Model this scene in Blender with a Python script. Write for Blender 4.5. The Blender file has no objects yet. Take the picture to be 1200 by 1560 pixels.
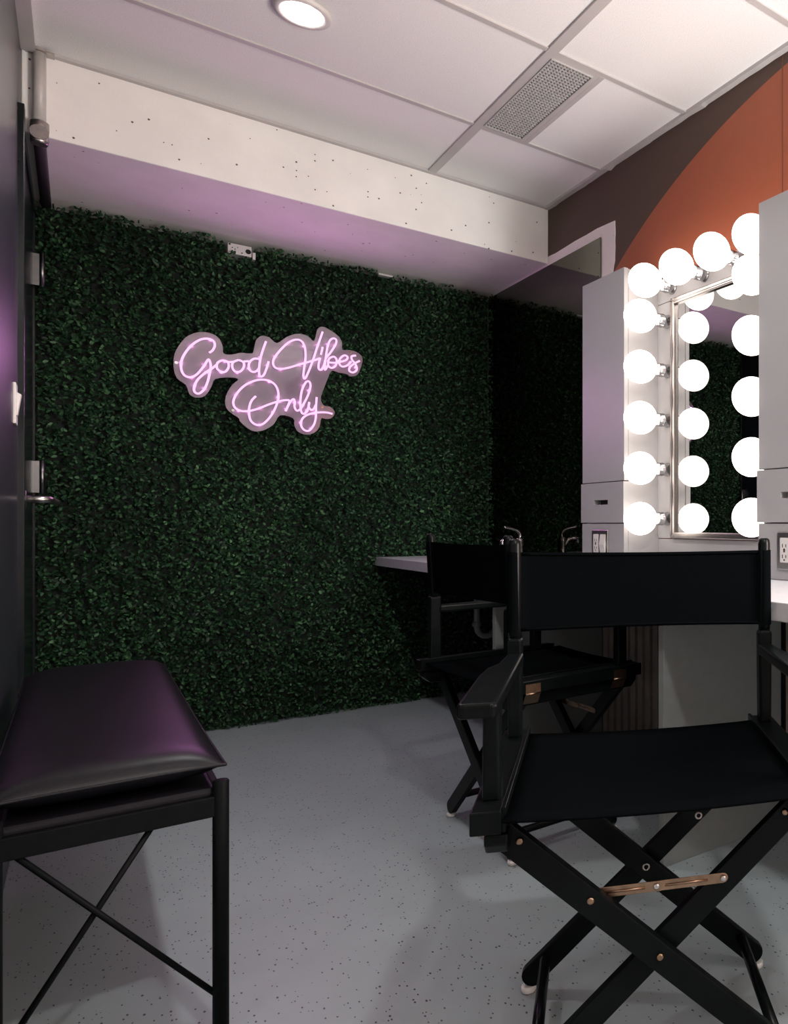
import bpy, bmesh, math, random
import numpy as np
from mathutils import Vector, Matrix
random.seed(7); rng = np.random.default_rng(7)
S = bpy.context.scene
COL = S.collection
PI = math.pi

# ------------------------------------------------------------------ room dimensions (metres)
XL, XR = -0.14, 1.722          # left / right wall
YB, YF = 4.23, -1.70           # back wall / wall behind the camera
H = 2.507                      # ceiling
BY, BZ = 3.482, 2.228          # beam front face and underside
CT = 0.760                     # counter top height

# ------------------------------------------------------------------ materials
def nt(name):
    m = bpy.data.materials.new(name); m.use_nodes = True
    t = m.node_tree; t.nodes.clear()
    o = t.nodes.new('ShaderNodeOutputMaterial')
    return m, t, o
def pbr(name, col, rough=.5, metal=0., spec=.5, coat=0., noise=None, bump=None, sheen=0., coatr=.1):
    """noise=(scale, amount): colour variation; bump=(scale, strength, distance)"""
    m, t, o = nt(name)
    b = t.nodes.new('ShaderNodeBsdfPrincipled')
    b.inputs['Base Color'].default_value = (*col, 1); b.inputs['Roughness'].default_value = rough
    b.inputs['Metallic'].default_value = metal; b.inputs['Specular IOR Level'].default_value = spec
    b.inputs['Coat Weight'].default_value = coat; b.inputs['Coat Roughness'].default_value = coatr
    b.inputs['Sheen Weight'].default_value = sheen
    t.links.new(b.outputs[0], o.inputs[0])
    tc = t.nodes.new('ShaderNodeTexCoord')
    if noise:
        n = t.nodes.new('ShaderNodeTexNoise'); n.inputs['Scale'].default_value = noise[0]; n.inputs['Detail'].default_value = 4
        r = t.nodes.new('ShaderNodeValToRGB')
        a = noise[1]
        r.color_ramp.elements[0].position = .3; r.color_ramp.elements[1].position = .7
        r.color_ramp.elements[0].color = (*[c*(1-a) for c in col], 1)
        r.color_ramp.elements[1].color = (*[min(1, c*(1+a)) for c in col], 1)
        t.links.new(tc.outputs['Object'], n.inputs['Vector']); t.links.new(n.outputs['Fac'], r.inputs[0])
        t.links.new(r.outputs[0], b.inputs['Base Color'])
    if bump:
        n = t.nodes.new('ShaderNodeTexNoise'); n.inputs['Scale'].default_value = bump[0]; n.inputs['Detail'].default_value = 3
        k = t.nodes.new('ShaderNodeBump'); k.inputs['Strength'].default_value = bump[1]; k.inputs['Distance'].default_value = bump[2]
        t.links.new(tc.outputs['Object'], n.inputs['Vector']); t.links.new(n.outputs['Fac'], k.inputs['Height'])
        t.links.new(k.outputs[0], b.inputs['Normal'])
    return m
def emis(name, col, s):
    m, t, o = nt(name)
    e = t.nodes.new('ShaderNodeEmission'); e.inputs[0].default_value = (*col, 1); e.inputs[1].default_value = s
    t.links.new(e.outputs[0], o.inputs[0]); return m

M = {}
M['laminate'] = pbr('white_laminate', (.33, .33, .34), .42, noise=(3, .02), bump=(220, .05, .001))
M['laminate_in'] = M['laminate']
M['counter'] = pbr('grey_white_counter', (.42, .43, .45), .38, noise=(60, .06))
M['gable'] = pbr('pale_panel', (.17, .185, .185), .5, noise=(40, .05))
M['slat'] = pbr('slat_wood', (.22, .19, .17), .55, noise=(18, .18))
M['slatback'] = pbr('slat_backing', (.012, .010, .010), .8, noise=(30, .2))
M['tile'] = pbr('ceiling_tile', (.84, .83, .82), .9, noise=(260, .07), bump=(300, .25, .002))
M['grid'] = pbr('ceiling_grid', (.50, .475, .465), .5, noise=(8, .03))
M['chairwood'] = pbr('black_lacquered_wood', (.0026, .0034, .0037), .28, spec=.08, noise=(25, .25), bump=(60, .08, .001))
M['canvas'] = pbr('black_canvas', (.0019, .0023, .0027), .95, spec=.0, noise=(400, .3), bump=(900, .3, .0006))
M['glide'] = pbr('white_glide', (.6, .6, .58), .4, noise=(40, .05))
M['brass'] = pbr('aged_brass', (.26, .17, .115), .33, metal=1, noise=(50, .2))
M['steelscrew'] = pbr('dull_steel', (.45, .42, .40), .35, metal=1, noise=(80, .1))
M['chrome'] = pbr('chrome', (.45, .45, .46), .07, metal=1, noise=(20, .03))
M['nickel'] = pbr('brushed_nickel', (.40, .38, .37), .28, metal=1, noise=(60, .06))
M['vinyl'] = pbr('black_leatherette', (.005, .0045, .0062), .36, spec=.17, noise=(30, .2), bump=(350, .12, .0012))
M['blackmetal'] = pbr('black_powder_coat', (.004, .0046, .005), .5, spec=.05, noise=(60, .2))
M['whiteplastic'] = pbr('white_plastic', (.62, .60, .58), .4, noise=(30, .03))
M['darkslot'] = pbr('dark_slot', (.006, .006, .006), .8, noise=(30, .1))
M['steelplate'] = pbr('steel_plate', (.40, .39, .38), .32, metal=1, noise=(90, .08))
M['darkpaint'] = pbr('navy_black_paint', (.020, .021, .030), .30, spec=.6, noise=(8, .12), bump=(160, .08, .001))
M['doorpaint'] = pbr('black_door_paint', (.007, .009, .011), .22, spec=.3, noise=(5, .1), bump=(60, .05, .001))
M['conduit'] = pbr('painted_conduit', (.50, .48, .46), .35, spec=.6, noise=(30, .08))
M['conduit_dark'] = pbr('shaded_conduit', (.05, .04, .05), .4, noise=(30, .15))  # same pipe darkened: the shade under the beam is in its colour
M['sinkmirror'] = pbr('smoked_mirror', (.125, .12, .10), .015, metal=1, noise=(2, .01))
M['mirror'] = pbr('mirror', (.52, .53, .53), .008, metal=1, noise=(2, .004))
M['ceramic'] = pbr('dark_basin', (.03, .03, .032), .15, spec=.7, noise=(12, .1))
M['greypipe'] = pbr('grey_trap_pipe', (.16, .18, .195), .22, spec=.6, noise=(30, .08))
M['mesh_grey'] = pbr('vent_grille', (.44, .43, .42), .5, metal=0, noise=(30, .05))
M['hinge_metal'] = pbr('dull_hinge_metal', (.20, .20, .20), .30, metal=1, noise=(60, .08))
M['beige'] = pbr('rear_wall_paint', (.62, .58, .56), .6, noise=(4, .03))
M['bulb'] = emis('bulb_glow', (1.0, .86, .77), 4.8)
M['lens'] = emis('downlight_glow', (1.0, .93, .88), 28.0)
M['neon'] = emis('neon_glow', (1.0, .58, .92), 1.25)

# concrete beam paint with small pits
def speck_mat(name, base, dark, scale, thr, rough=.6, stretch=(1, 1, 1), vary=.04, spec=.4, pit=.28, bumps=None):
    m, t, o = nt(name)
    b = t.nodes.new('ShaderNodeBsdfPrincipled'); b.inputs['Roughness'].default_value = rough; b.inputs['Specular IOR Level'].default_value = spec
    tc = t.nodes.new('ShaderNodeTexCoord'); mp = t.nodes.new('ShaderNodeMapping'); mp.inputs['Scale'].default_value = stretch
    t.links.new(tc.outputs['Object'], mp.inputs[0])
    v = t.nodes.new('ShaderNodeTexVoronoi'); v.inputs['Scale'].default_value = scale; t.links.new(mp.outputs[0], v.inputs['Vector'])
    # keep only some of the cells
    w = t.nodes.new('ShaderNodeSeparateColor'); t.links.new(v.outputs['Color'], w.inputs[0])
    l1 = t.nodes.new('ShaderNodeMath'); l1.operation = 'LESS_THAN'; l1.inputs[1].default_value = thr; t.links.new(w.outputs[0], l1.inputs[0])
    sz = t.nodes.new('ShaderNodeMath'); sz.operation = 'MULTIPLY'; sz.inputs[1].default_value = pit; t.links.new(w.outputs[1], sz.inputs[0])
    l2 = t.nodes.new('ShaderNodeMath'); l2.operation = 'LESS_THAN'; t.links.new(v.outputs['Distance'], l2.inputs[0]); t.links.new(sz.outputs[0], l2.inputs[1])
    mu = t.nodes.new('ShaderNodeMath'); mu.operation = 'MULTIPLY'; t.links.new(l1.outputs[0], mu.inputs[0]); t.links.new(l2.outputs[0], mu.inputs[1])
    n = t.nodes.new('ShaderNodeTexNoise'); n.inputs['Scale'].default_value = 5; n.inputs['Detail'].default_value = 5; t.links.new(tc.outputs['Object'], n.inputs[0])
    r = t.nodes.new('ShaderNodeValToRGB'); r.color_ramp.elements[0].position = .35; r.color_ramp.elements[1].position = .65
    r.color_ramp.elements[0].color = (*[c*(1-vary) for c in base], 1); r.color_ramp.elements[1].color = (*[c*(1+vary) for c in base], 1)
    t.links.new(n.outputs[0], r.inputs[0])
    mx = t.nodes.new('ShaderNodeMix'); mx.data_type = 'RGBA'
    t.links.new(mu.outputs[0], mx.inputs[0]); t.links.new(r.outputs[0], mx.inputs[6]); mx.inputs[7].default_value = (*dark, 1)
    t.links.new(mx.outputs[2], b.inputs['Base Color'])
    if bumps:
        n2 = t.nodes.new('ShaderNodeTexNoise'); n2.inputs['Scale'].default_value = bumps[0]; t.links.new(tc.outputs['Object'], n2.inputs[0])
        k = t.nodes.new('ShaderNodeBump'); k.inputs['Strength'].default_value = bumps[1]; k.inputs['Distance'].default_value = .002
        t.links.new(n2.outputs[0], k.inputs['Height']); t.links.new(k.outputs[0], b.inputs['Normal'])
    t.links.new(b.outputs[0], o.inputs[0]); return m
M['beam'] = speck_mat('painted_concrete_beam', (.87, .85, .82), (.14, .10, .085), 46, .13, rough=.7, pit=.20, bumps=(90, .25))
M['floor'] = speck_mat('speckled_vinyl_floor', (.25, .29, .305), (.04, .04, .045), 165, .30, rough=.42, stretch=(1, .55, 1), pit=.36, vary=.03)

# painted right wall: brown with a big rust-orange disc
def wall_paint():
    m, t, o = nt('brown_and_rust_paint')
    b = t.nodes.new('ShaderNodeBsdfPrincipled'); b.inputs['Roughness'].default_value = .62
    g = t.nodes.new('ShaderNodeNewGeometry'); s = t.nodes.new('ShaderNodeVectorMath'); s.operation = 'SUBTRACT'
    s.inputs[1].default_value = (XR, 1.3766, -.1803); t.links.new(g.outputs['Position'], s.inputs[0])
    mul = t.nodes.new('ShaderNodeVectorMath'); mul.operation = 'MULTIPLY'; mul.inputs[1].default_value = (0, 1, 1); t.links.new(s.outputs[0], mul.inputs[0])
    ln = t.nodes.new('ShaderNodeVectorMath'); ln.operation = 'LENGTH'; t.links.new(mul.outputs[0], ln.inputs[0])
    lt = t.nodes.new('ShaderNodeMath'); lt.operation = 'LESS_THAN'; lt.inputs[1].default_value = 2.6648; t.links.new(ln.outputs['Value'], lt.inputs[0])
    n = t.nodes.new('ShaderNodeTexNoise'); n.inputs['Scale'].default_value = 30; t.links.new(g.outputs['Position'], n.inputs[0])
    mx = t.nodes.new('ShaderNodeMix'); mx.data_type = 'RGBA'; t.links.new(lt.outputs[0], mx.inputs[0])
    mx.inputs[6].default_value = (.080, .044, .029, 1); mx.inputs[7].default_value = (.38, .098, .042, 1)
    m2 = t.nodes.new('ShaderNodeMix'); m2.data_type = 'RGBA'; m2.blend_type = 'MULTIPLY'; m2.inputs[0].default_value = .15
    t.links.new(mx.outputs[2], m2.inputs[6]); t.links.new(n.outputs['Color'], m2.inputs[7])
    t.links.new(m2.outputs[2], b.inputs['Base Color']); t.links.new(b.outputs[0], o.inputs[0]); return m
M['wallpaint'] = wall_paint()

def acrylic():
    m, t, o = nt('glow_tinted_acrylic')
    tr = t.nodes.new('ShaderNodeBsdfTransparent'); tr.inputs[0].default_value = (.80, .68, .78, 1)  # lilac tint puts the glow of the tubes into the sheet's colour
    df = t.nodes.new('ShaderNodeBsdfDiffuse'); df.inputs[0].default_value = (.80, .68, .78, 1)
    tl = t.nodes.new('ShaderNodeBsdfTranslucent'); tl.inputs[0].default_value = (.80, .68, .78, 1)
    ad = t.nodes.new('ShaderNodeMixShader'); ad.inputs[0].default_value = .5
    t.links.new(df.outputs[0], ad.inputs[1]); t.links.new(tl.outputs[0], ad.inputs[2])
    mx = t.nodes.new('ShaderNodeMixShader'); mx.inputs[0].default_value = .36
    t.links.new(tr.outputs[0], mx.inputs[1]); t.links.new(ad.outputs[0], mx.inputs[2])
    gl = t.nodes.new('ShaderNodeBsdfGlossy'); gl.inputs['Roughness'].default_value = .02
    fr = t.nodes.new('ShaderNodeFresnel'); fr.inputs[0].default_value = 1.55
    m2 = t.nodes.new('ShaderNodeMixShader'); t.links.new(fr.outputs[0], m2.inputs[0])
    t.links.new(mx.outputs[0], m2.inputs[1]); t.links.new(gl.outputs[0], m2.inputs[2]); t.links.new(m2.outputs[0], o.inputs[0])
    return m
M['acrylic'] = acrylic()

def leafmat():
    m, t, o = nt('boxwood_leaf')
    b = t.nodes.new('ShaderNodeBsdfPrincipled'); b.inputs['Roughness'].default_value = .5; b.inputs['Specular IOR Level'].default_value = .22
    a = t.nodes.new('ShaderNodeAttribute'); a.attribute_name = 'tone'
    r = t.nodes.new('ShaderNodeValToRGB'); e = r.color_ramp.elements
    e[0].color = (.004, .013, .006, 1); e[1].color = (.11, .23, .10, 1)
    x = e.new(.45); x.color = (.019, .056, .024, 1); x = e.new(.8); x.color = (.060, .140, .062, 1)
    t.links.new(a.outputs['Fac'], r.inputs[0]); t.links.new(r.outputs[0], b.inputs['Base Color']); t.links.new(b.outputs[0], o.inputs[0])
    return m
M['leaf'] = leafmat()
M['hedgeback'] = pbr('hedge_backing', (.003, .007, .004), .9, noise=(60, .3))

# ------------------------------------------------------------------ mesh builder
class MB:
    def __init__(s): s.v = []; s.f = []; s.sm = []
    def add(s, vs, fs, smooth=False):
        n = len(s.v); s.v += [tuple(v) for v in vs]; s.f += [tuple(i+n for i in f) for f in fs]; s.sm += [smooth]*len(fs); return s
    def box(s, x0, x1, y0, y1, z0, z1):
        vs = [(x, y, z) for z in (z0, z1) for y in (y0, y1) for x in (x0, x1)]
        return s.add(vs, [(0, 2, 3, 1), (4, 5, 7, 6), (0, 1, 5, 4), (2, 6, 7, 3), (0, 4, 6, 2), (1, 3, 7, 5)])
    def prism(s, poly, axis, a, b):
        """poly: 2-D outline; axis 'x': poly=(y,z); 'y': (x,z); 'z': (x,y)"""
        n = len(poly)
        def P(p, w): return {'x': (w, p[0], p[1]), 'y': (p[0], w, p[1]), 'z': (p[0], p[1], w)}[axis]
        vs = [P(p, a) for p in poly]+[P(p, b) for p in poly]
        return s.add(vs, [tuple(range(n)), tuple(range(2*n-1, n-1, -1))]+[(i, i+n, (i+1) % n+n, (i+1) % n) for i in range(n)])
    def tube(s, pts, r, n=12, closed=False, caps=True, up=Vector((0, 0, 1))):
        pts = [Vector(p) for p in pts]; N = len(pts); rr = r if hasattr(r, '__len__') else [r]*N
        vs = []; nrm = None
        for i, p in enumerate(pts):
            if closed: d = pts[(i+1) % N]-pts[i-1]
            else: d = pts[min(i+1, N-1)]-pts[max(i-1, 0)]
            d.normalize()
            if nrm is None:
                nrm = d.cross(up if abs(d.dot(up)) < .95 else Vector((1, 0, 0))).normalized()
            else:
                nrm = (nrm-d*nrm.dot(d)).normalized()
            bn = d.cross(nrm)
            for k in range(n):
                a = 2*PI*k/n; vs.append(p+(nrm*math.cos(a)+bn*math.sin(a))*rr[i])
        fs = []
        for i in range(N if closed else N-1):
            j = (i+1) % N
            for k in range(n): fs.append((i*n+k, i*n+(k+1) % n, j*n+(k+1) % n, j*n+k))
        s.add(vs, fs, True)
        if caps and not closed:
            m0 = len(s.v)-N*n
            s.f += [tuple(m0+k for k in range(n-1, -1, -1)), tuple(m0+(N-1)*n+k for k in range(n))]; s.sm += [False, False]
        return s
    def lathe(s, prof, c=(0, 0, 0), ax='z', n=24, smooth=True):
        """prof: list of (radius, height)"""
        vs = []
        for r, h in prof:
            for k in range(n):
                a = 2*PI*k/n; u, w = r*math.cos(a), r*math.sin(a)
                p = {'z': (u, w, h), 'x': (h, u, w), 'y': (w, h, u)}[ax]
                vs.append((p[0]+c[0], p[1]+c[1], p[2]+c[2]))
        fs = []
        for i in range(len(prof)-1):
            for k in range(n): fs.append((i*n+k, i*n+(k+1) % n, (i+1)*n+(k+1) % n, (i+1)*n+k))
        s.add(vs, fs, smooth)
        m0 = len(s.v)-len(prof)*n
        if prof[0][0] > 1e-5: s.f.append(tuple(m0+k for k in range(n-1, -1, -1))); s.sm.append(False)
        if prof[-1][0] > 1e-5: s.f.append(tuple(m0+(len(prof)-1)*n+k for k in range(n))); s.sm.append(False)
        return s
    def build(s, name, m, parent=None, bevel=0., seg=2, origin=None, weld=True):
        me = bpy.data.meshes.new(name)
        base = Vector((0, 0, 0))
        if parent is None:
            if origin is None:
                xs = [v[0] for v in s.v]; ys = [v[1] for v in s.v]; zs = [v[2] for v in s.v]
                base = Vector(((min(xs)+max(xs))/2, (min(ys)+max(ys))/2, min(zs)))
            else: base = Vector(origin)
        me.from_pydata([tuple(Vector(v)-base) for v in s.v], [], s.f)
        me.polygons.foreach_set('use_smooth', s.sm)
        bm = bmesh.new(); bm.from_mesh(me)
        if weld: bmesh.ops.remove_doubles(bm, verts=bm.verts, dist=1e-5)
        bmesh.ops.recalc_face_normals(bm, faces=bm.faces)
        bm.to_mesh(me); bm.free(); me.update()
        me.materials.append(m)
        o = bpy.data.objects.new(name, me); COL.objects.link(o)
        o.location = base
        if parent is not None:
            o.parent = parent
            if parent.get('_abs') is not None or True: pass
        if bevel > 0:
            b = o.modifiers.new('Bevel', 'BEVEL'); b.width = bevel; b.segments = seg; b.limit_method = 'ANGLE'; b.angle_limit = math.radians(40)
            b.harden_normals = False
        return o

def tag(o, label=None, cat=None, group=None, kind=None):
    if label: o['label'] = label
    if cat: o['category'] = cat
    if group: o['group'] = group
    if kind: o['kind'] = kind
    return o
def thing(name, label, cat, loc=(0, 0, 0), rz=0., group=None, kind=None):
    o = bpy.data.objects.new(name, None); COL.objects.link(o); o.empty_display_size = .1
    o.location = loc; o.rotation_euler = (0, 0, rz)
    return tag(o, label, cat, group, kind)
class W:
    """mesh builder in WORLD coordinates whose result is stored in the local frame of an (unrotated) thing"""
    def __init__(s, root): s.root = root; s.l = Vector(root.location)
    def __call__(s, mb, name, m, parent=None, **k):
        l = s.l.copy()
        mb.v = [tuple(Vector(v)-l) for v in mb.v]
        return mb.build(name, m, parent or s.root, **k)
def copy_tree(o, parent=None):
    c = o.copy(); COL.objects.link(c)
    if parent is not None: c.parent = parent
    for ch in list(o.children): copy_tree(ch, c)
    return c
def cat_rom(pts, k=6, closed=False):
    P = [Vector(p) for p in pts]; n = len(P); out = []
    rng_ = range(n) if closed else range(n-1)
    for i in rng_:
        if closed: a, b, c, d = P[i-1], P[i], P[(i+1) % n], P[(i+2) % n]
        else: a, b, c, d = P[max(i-1, 0)], P[i], P[i+1], P[min(i+2, n-1)]
        for j in range(k):
            t = j/k
            out.append(.5*((2*b)+(c-a)*t+(2*a-5*b+4*c-d)*t*t+(3*b-a-3*c+d)*t**3))
    if not closed: out.append(P[-1])
    return out

# ------------------------------------------------------------------ the room shell
T = .12
XO = -2.0; YS = 1.50      # the room widens to the left on the camera's side of YS
MB().box(XO-T, XR+T, YF-T, YB+T, -.1, 0).build('floor', M['floor'], origin=(0, 0, 0))['kind'] = 'structure'
MB().box(XO-T, XR+T, YF-T, YB+T, H, H+.1).build('ceiling', M['tile'], origin=(0, 0, H))['kind'] = 'structure'
MB().box(XL-T, XL, YS, YB+T, 0, H).build('wall_left', M['darkpaint'])['kind'] = 'structure'
MB().box(XO, XL-T, YS, YS+T, 0, H).build('wall_return', M['beige'])['kind'] = 'structure'
MB().box(XO-T, XO, YF-T, YS+T, 0, H).build('wall_outer_left', M['beige'])['kind'] = 'structure'
MB().box(XR, XR+T, YF-T, YB+T, 0, H).build('wall_right', M['wallpaint'])['kind'] = 'structure'
MB().box(XL, XR, YB, YB+T, 0, H).build('wall_back', pbr('grey_wall_paint', (.16, .16, .155), .7, noise=(6, .06)))['kind'] = 'structure'
MB().box(XO, XR, YF-T, YF, 0, H).build('wall_front', M['beige'])['kind'] = 'structure'
# concrete beam across the back of the room
MB().box(XL, XR, BY, YB, BZ, H).build('trim_1', M['beam'], bevel=.004)['kind'] = 'structure'
# suspended-ceiling grid: T bars and wall angles
g = MB()
gz0, gz1 = H-.006, H+.001
g.box(1.140, 1.174, YF, BY, gz0-.002, gz1)
for y in (2.945, 2.313, 1.680, 1.045, .41, -.225, -.86, -1.5): g.box(XL if y > YS else XO, XR, y-.011, y+.011, gz0, gz1)
g.box(1.345, 1.362, 2.324, 2.934, gz0-.0006, gz1)
g.box(1.174, 1.345, 2.324, 2.345, gz0, gz1); g.box(1.174, 1.345, 2.913, 2.934, gz0, gz1); g.box(1.322, 1.345, 2.345, 2.913, gz0, gz1)
g.box(XL, XR, BY-.022, BY, gz0-.004, gz1)
g.box(XL, XL+.035, YS, BY-.022, gz0-.012, gz1); g.box(-.15, -.116, YF, YS, gz0-.002, gz1); g.box(-1.42, -1.386, YF, YS, gz0-.002, gz1)
g.build('trim_2', M['grid'], weld=False)['kind'] = 'structure'
# right wall angle with the ragged paint/sealant line below it
pl = []
y = YF
random.seed(3)
low = []
while y < BY-.03:
    low.append((y, H-.012-random.choice((0, .002, .004, .010))*random.random())); y += random.uniform(.02, .10)
low.append((BY-.001, H-.012))
pl = [(YF, H+.001)]+low+[(BY-.001, H+.001)]
MB().prism(pl, 'x', XR-.022, XR+.001).build('trim_3', M['grid'])['kind'] = 'structure'
# unpainted white patch of wall round the smoked mirror
random.seed(5)
wp = [(YB, .8), (YB, 2.262)]+[(4.0-i*.1, 2.262+random.uniform(-.003, .003)) for i in range(11)]+[(2.849, 2.255)]
wp += [(2.849+random.uniform(-.004, .004), 2.2-i*.03) for i in range(5)]+[(2.858, 2.06), (2.866, 2.03), (2.866, .8)]
MB().prism(wp, 'x', XR-.003, XR+.001).build('trim_4', M['beam'])['kind'] = 'structure'
# thin vertical joint in the rust-coloured wall board
MB().box(XR-.0012, XR+.001, 1.792, 1.7955, 1.92, H-.02).build('trim_5', pbr('board_joint', (.16, .05, .022), .7, noise=(30, .1)))['kind'] = 'structure'

# ------------------------------------------------------------------ slatted wall build-out below the counter
SX = 1.60
MB().box(SX+.018, XR, .30, 2.80, 0, CT-.045).build('trim_6', M['slatback'])['kind'] = 'structure'
sl = thing('slat_panel', 'vertical brown slat cladding on the wall below the vanity counter', 'wall cladding', (SX, 1.55, 0))
w = W(sl)
yy = .32; segs = []
while yy < 2.74:
    if not (1.655 < yy+.016 < 1.72): segs.append(yy)
    yy += .052
for y in segs:
    w(MB().box(SX, SX+.018, y, y+.033, 0, CT-.045), 'slat', M['slat'], bevel=.002)

# ------------------------------------------------------------------ counters and their end panels
cs = [(1.112, 2.805), (1.112, 4.165)]
c = MB().box(1.112, XR-.001, .30, 2.832, CT-.042, CT)
tag(c.build('vanity_countertop', M['counter'], bevel=.002), 'pale grey vanity countertop carrying the two white tower cabinets', 'countertop')
for nm, y0, y1, lab in (('gable_panel', 1.672, 1.697, 'tall pale end panel under the countertop right behind the nearer chair'),
                        ('gable_panel', 2.782, 2.807, 'pale end panel under the counter behind the farther chair, beside the sink')):
    o = MB().box(1.16, SX-.001 if y0 < 2 else XR-.001, y0, y1, 0, CT-.043).build(nm, M['gable'], bevel=.0015)
    tag(o, lab, 'panel', 'panels under the vanity counter')

# sink counter with an oval cut-out
SC = Vector((1.385, 3.56)); RX, RY = .185, .26
bm = bmesh.new(); N = 48
def ring(z, rx, ry): return [bm.verts.new((SC.x+rx*math.cos(2*PI*k/N), SC.y+ry*math.sin(2*PI*k/N), z)) for k in range(N)]
def edge_pt(a):
    x0, x1, y0, y1 = 1.112, XR-.012, 2.834, 4.168
    dx, dy = math.cos(a), math.sin(a); t = 9
    if dx > 1e-6: t = min(t, (x1-SC.x)/dx)
    if dx < -1e-6: t = min(t, (x0-SC.x)/dx)
    if dy > 1e-6: t = min(t, (y1-SC.y)/dy)
    if dy < -1e-6: t = min(t, (y0-SC.y)/dy)
    return SC.x+dx*t, SC.y+dy*t
angs = sorted([2*PI*k/N for k in range(N)]+[math.atan2(y-SC.y, x-SC.x) % (2*PI) for x in (1.112, XR-.012) for y in (2.834, 4.168)])
rt, rb, ot, ob = [], [], [], []
for a in angs:
    rt.append(bm.verts.new((SC.x+RX*math.cos(a), SC.y+RY*math.sin(a), CT))); rb.append(bm.verts.new((SC.x+RX*math.cos(a), SC.y+RY*math.sin(a), CT-.042)))
    x, y = edge_pt(a); ot.append(bm.verts.new((x, y, CT))); ob.append(bm.verts.new((x, y, CT-.042)))
n = len(angs)
for i in range(n):
    j = (i+1) % n
    bm.faces.new((rt[i], ot[i], ot[j], rt[j])); bm.faces.new((rb[i], rb[j], ob[j], ob[i])); bm.faces.new((ot[i], ob[i], ob[j], ot[j])); bm.faces.new((rt[i], rt[j], rb[j], rb[i]))
bmesh.ops.recalc_face_normals(bm, faces=bm.faces)
me = bpy.data.meshes.new('sink_countertop'); bm.to_mesh(me); bm.free(); me.materials.append(M['counter'])
o = bpy.data.objects.new('sink_countertop', me); COL.objects.link(o)
for v in me.vertices: v.co -= Vector((1.4, 3.5, CT-.042))
o.location = (1.4, 3.5, CT-.042)
tag(o, 'grey white countertop with an oval sink, ending at the leafy wall', 'countertop')

sk = thing('sink', 'dark oval basin set into the grey white countertop by the leafy wall', 'sink', (SC.x, SC.y, .56))
w = W(sk)
prof = [(1.07, CT+.001), (1.05, CT+.006), (.99, CT+.006), (.97, CT-.01), (.93, CT-.06), (.80, CT-.12), (.55, CT-.155), (.12, CT-.165)]
def oval(prof, n=40):
    b = MB(); vs = []
    for r, z in prof:
        for k in range(n): a = 2*PI*k/n; vs.append((SC.x+RX*r*math.cos(a)*.985, SC.y+RY*r*math.sin(a)*.985, z))
    fs = [(i*n+k, i*n+(k+1) % n, (i+1)*n+(k+1) % n, (i+1)*n+k) for i in range(len(prof)-1) for k in range(n)]
    b.add(vs, fs, True); b.f.append(tuple((len(prof)-1)*n+k for k in range(n))); b.sm.append(True); return b
w(oval(prof), 'basin', M['ceramic'])
w(MB().lathe([(.024, CT-.163), (.022, CT-.160), (.006, CT-.161)], (SC.x, SC.y, 0)), 'drain', M['chrome'])
tp = [(SC.x+.03, SC.y+.05, .60), (SC.x+.03, SC.y+.05, .43)]
arc = [(SC.x+.03+.048*(1-math.cos(a)), SC.y+.05, .43-.048*math.sin(a)) for a in [PI*k/8 for k in range(1, 9)]]
tp += arc+[(SC.x+.126, SC.y+.05, .47)]
tp += [(SC.x+.140, SC.y+.05, .492), (SC.x+.17, SC.y+.05, .50), (XR-.02, SC.y+.05, .50)]
tr = MB().tube([(SC.x, SC.y, CT-.166), (SC.x+.01, SC.y+.02, .585), (SC.x+.03, SC.y+.05, .57)]+tp[1:], .0145, 14)
for p in ((SC.x+.03, SC.y+.05, .53), (SC.x+.03, SC.y+.05, .445), (SC.x+.126, SC.y+.05, .45)): tr.lathe([(.019, -.012), (.021, -.008), (.021, .008), (.019, .012)], p)
w(tr, 'drain_trap', M['greypipe'])

fa = thing('faucet', 'single-lever chrome faucet behind the dark oval basin', 'faucet', (1.600, 3.54, CT))
w = W(fa)
w(MB().lathe([(.030, CT), (.030, CT+.006), (.022, CT+.012), (.020, CT+.06), (.022, CT+.075), (.022, CT+.092), (.012, CT+.102), (0, CT+.104)], (1.600, 3.54, 0)), 'body', M['chrome'])
w(MB().tube(cat_rom([(1.595, 3.54, CT+.05), (1.570, 3.54, CT+.082), (1.55, 3.54, CT+.090), (1.522, 3.54, CT+.089), (1.512, 3.54, CT+.080), (1.511, 3.54, CT+.068)], 5), [.016]*6+[.014]*20, 14), 'spout', M['chrome'])
w(MB().tube(cat_rom([(1.600, 3.54, CT+.096), (1.602, 3.54, CT+.118), (1.590, 3.54, CT+.134), (1.560, 3.54, CT+.146), (1.520, 3.54, CT+.154)], 5), [.011]*4+[.008]*8+[.006]*8+[.0075], 10), 'lever', M['chrome'])

mo = MB().box(XR-.010, XR-.004, 2.960, YB-.03, CT+.01, 2.213).build('sink_mirror', M['sinkmirror'], bevel=.001)
tag(mo, 'large frameless smoked mirror on the wall above the sink', 'mirror')

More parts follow.
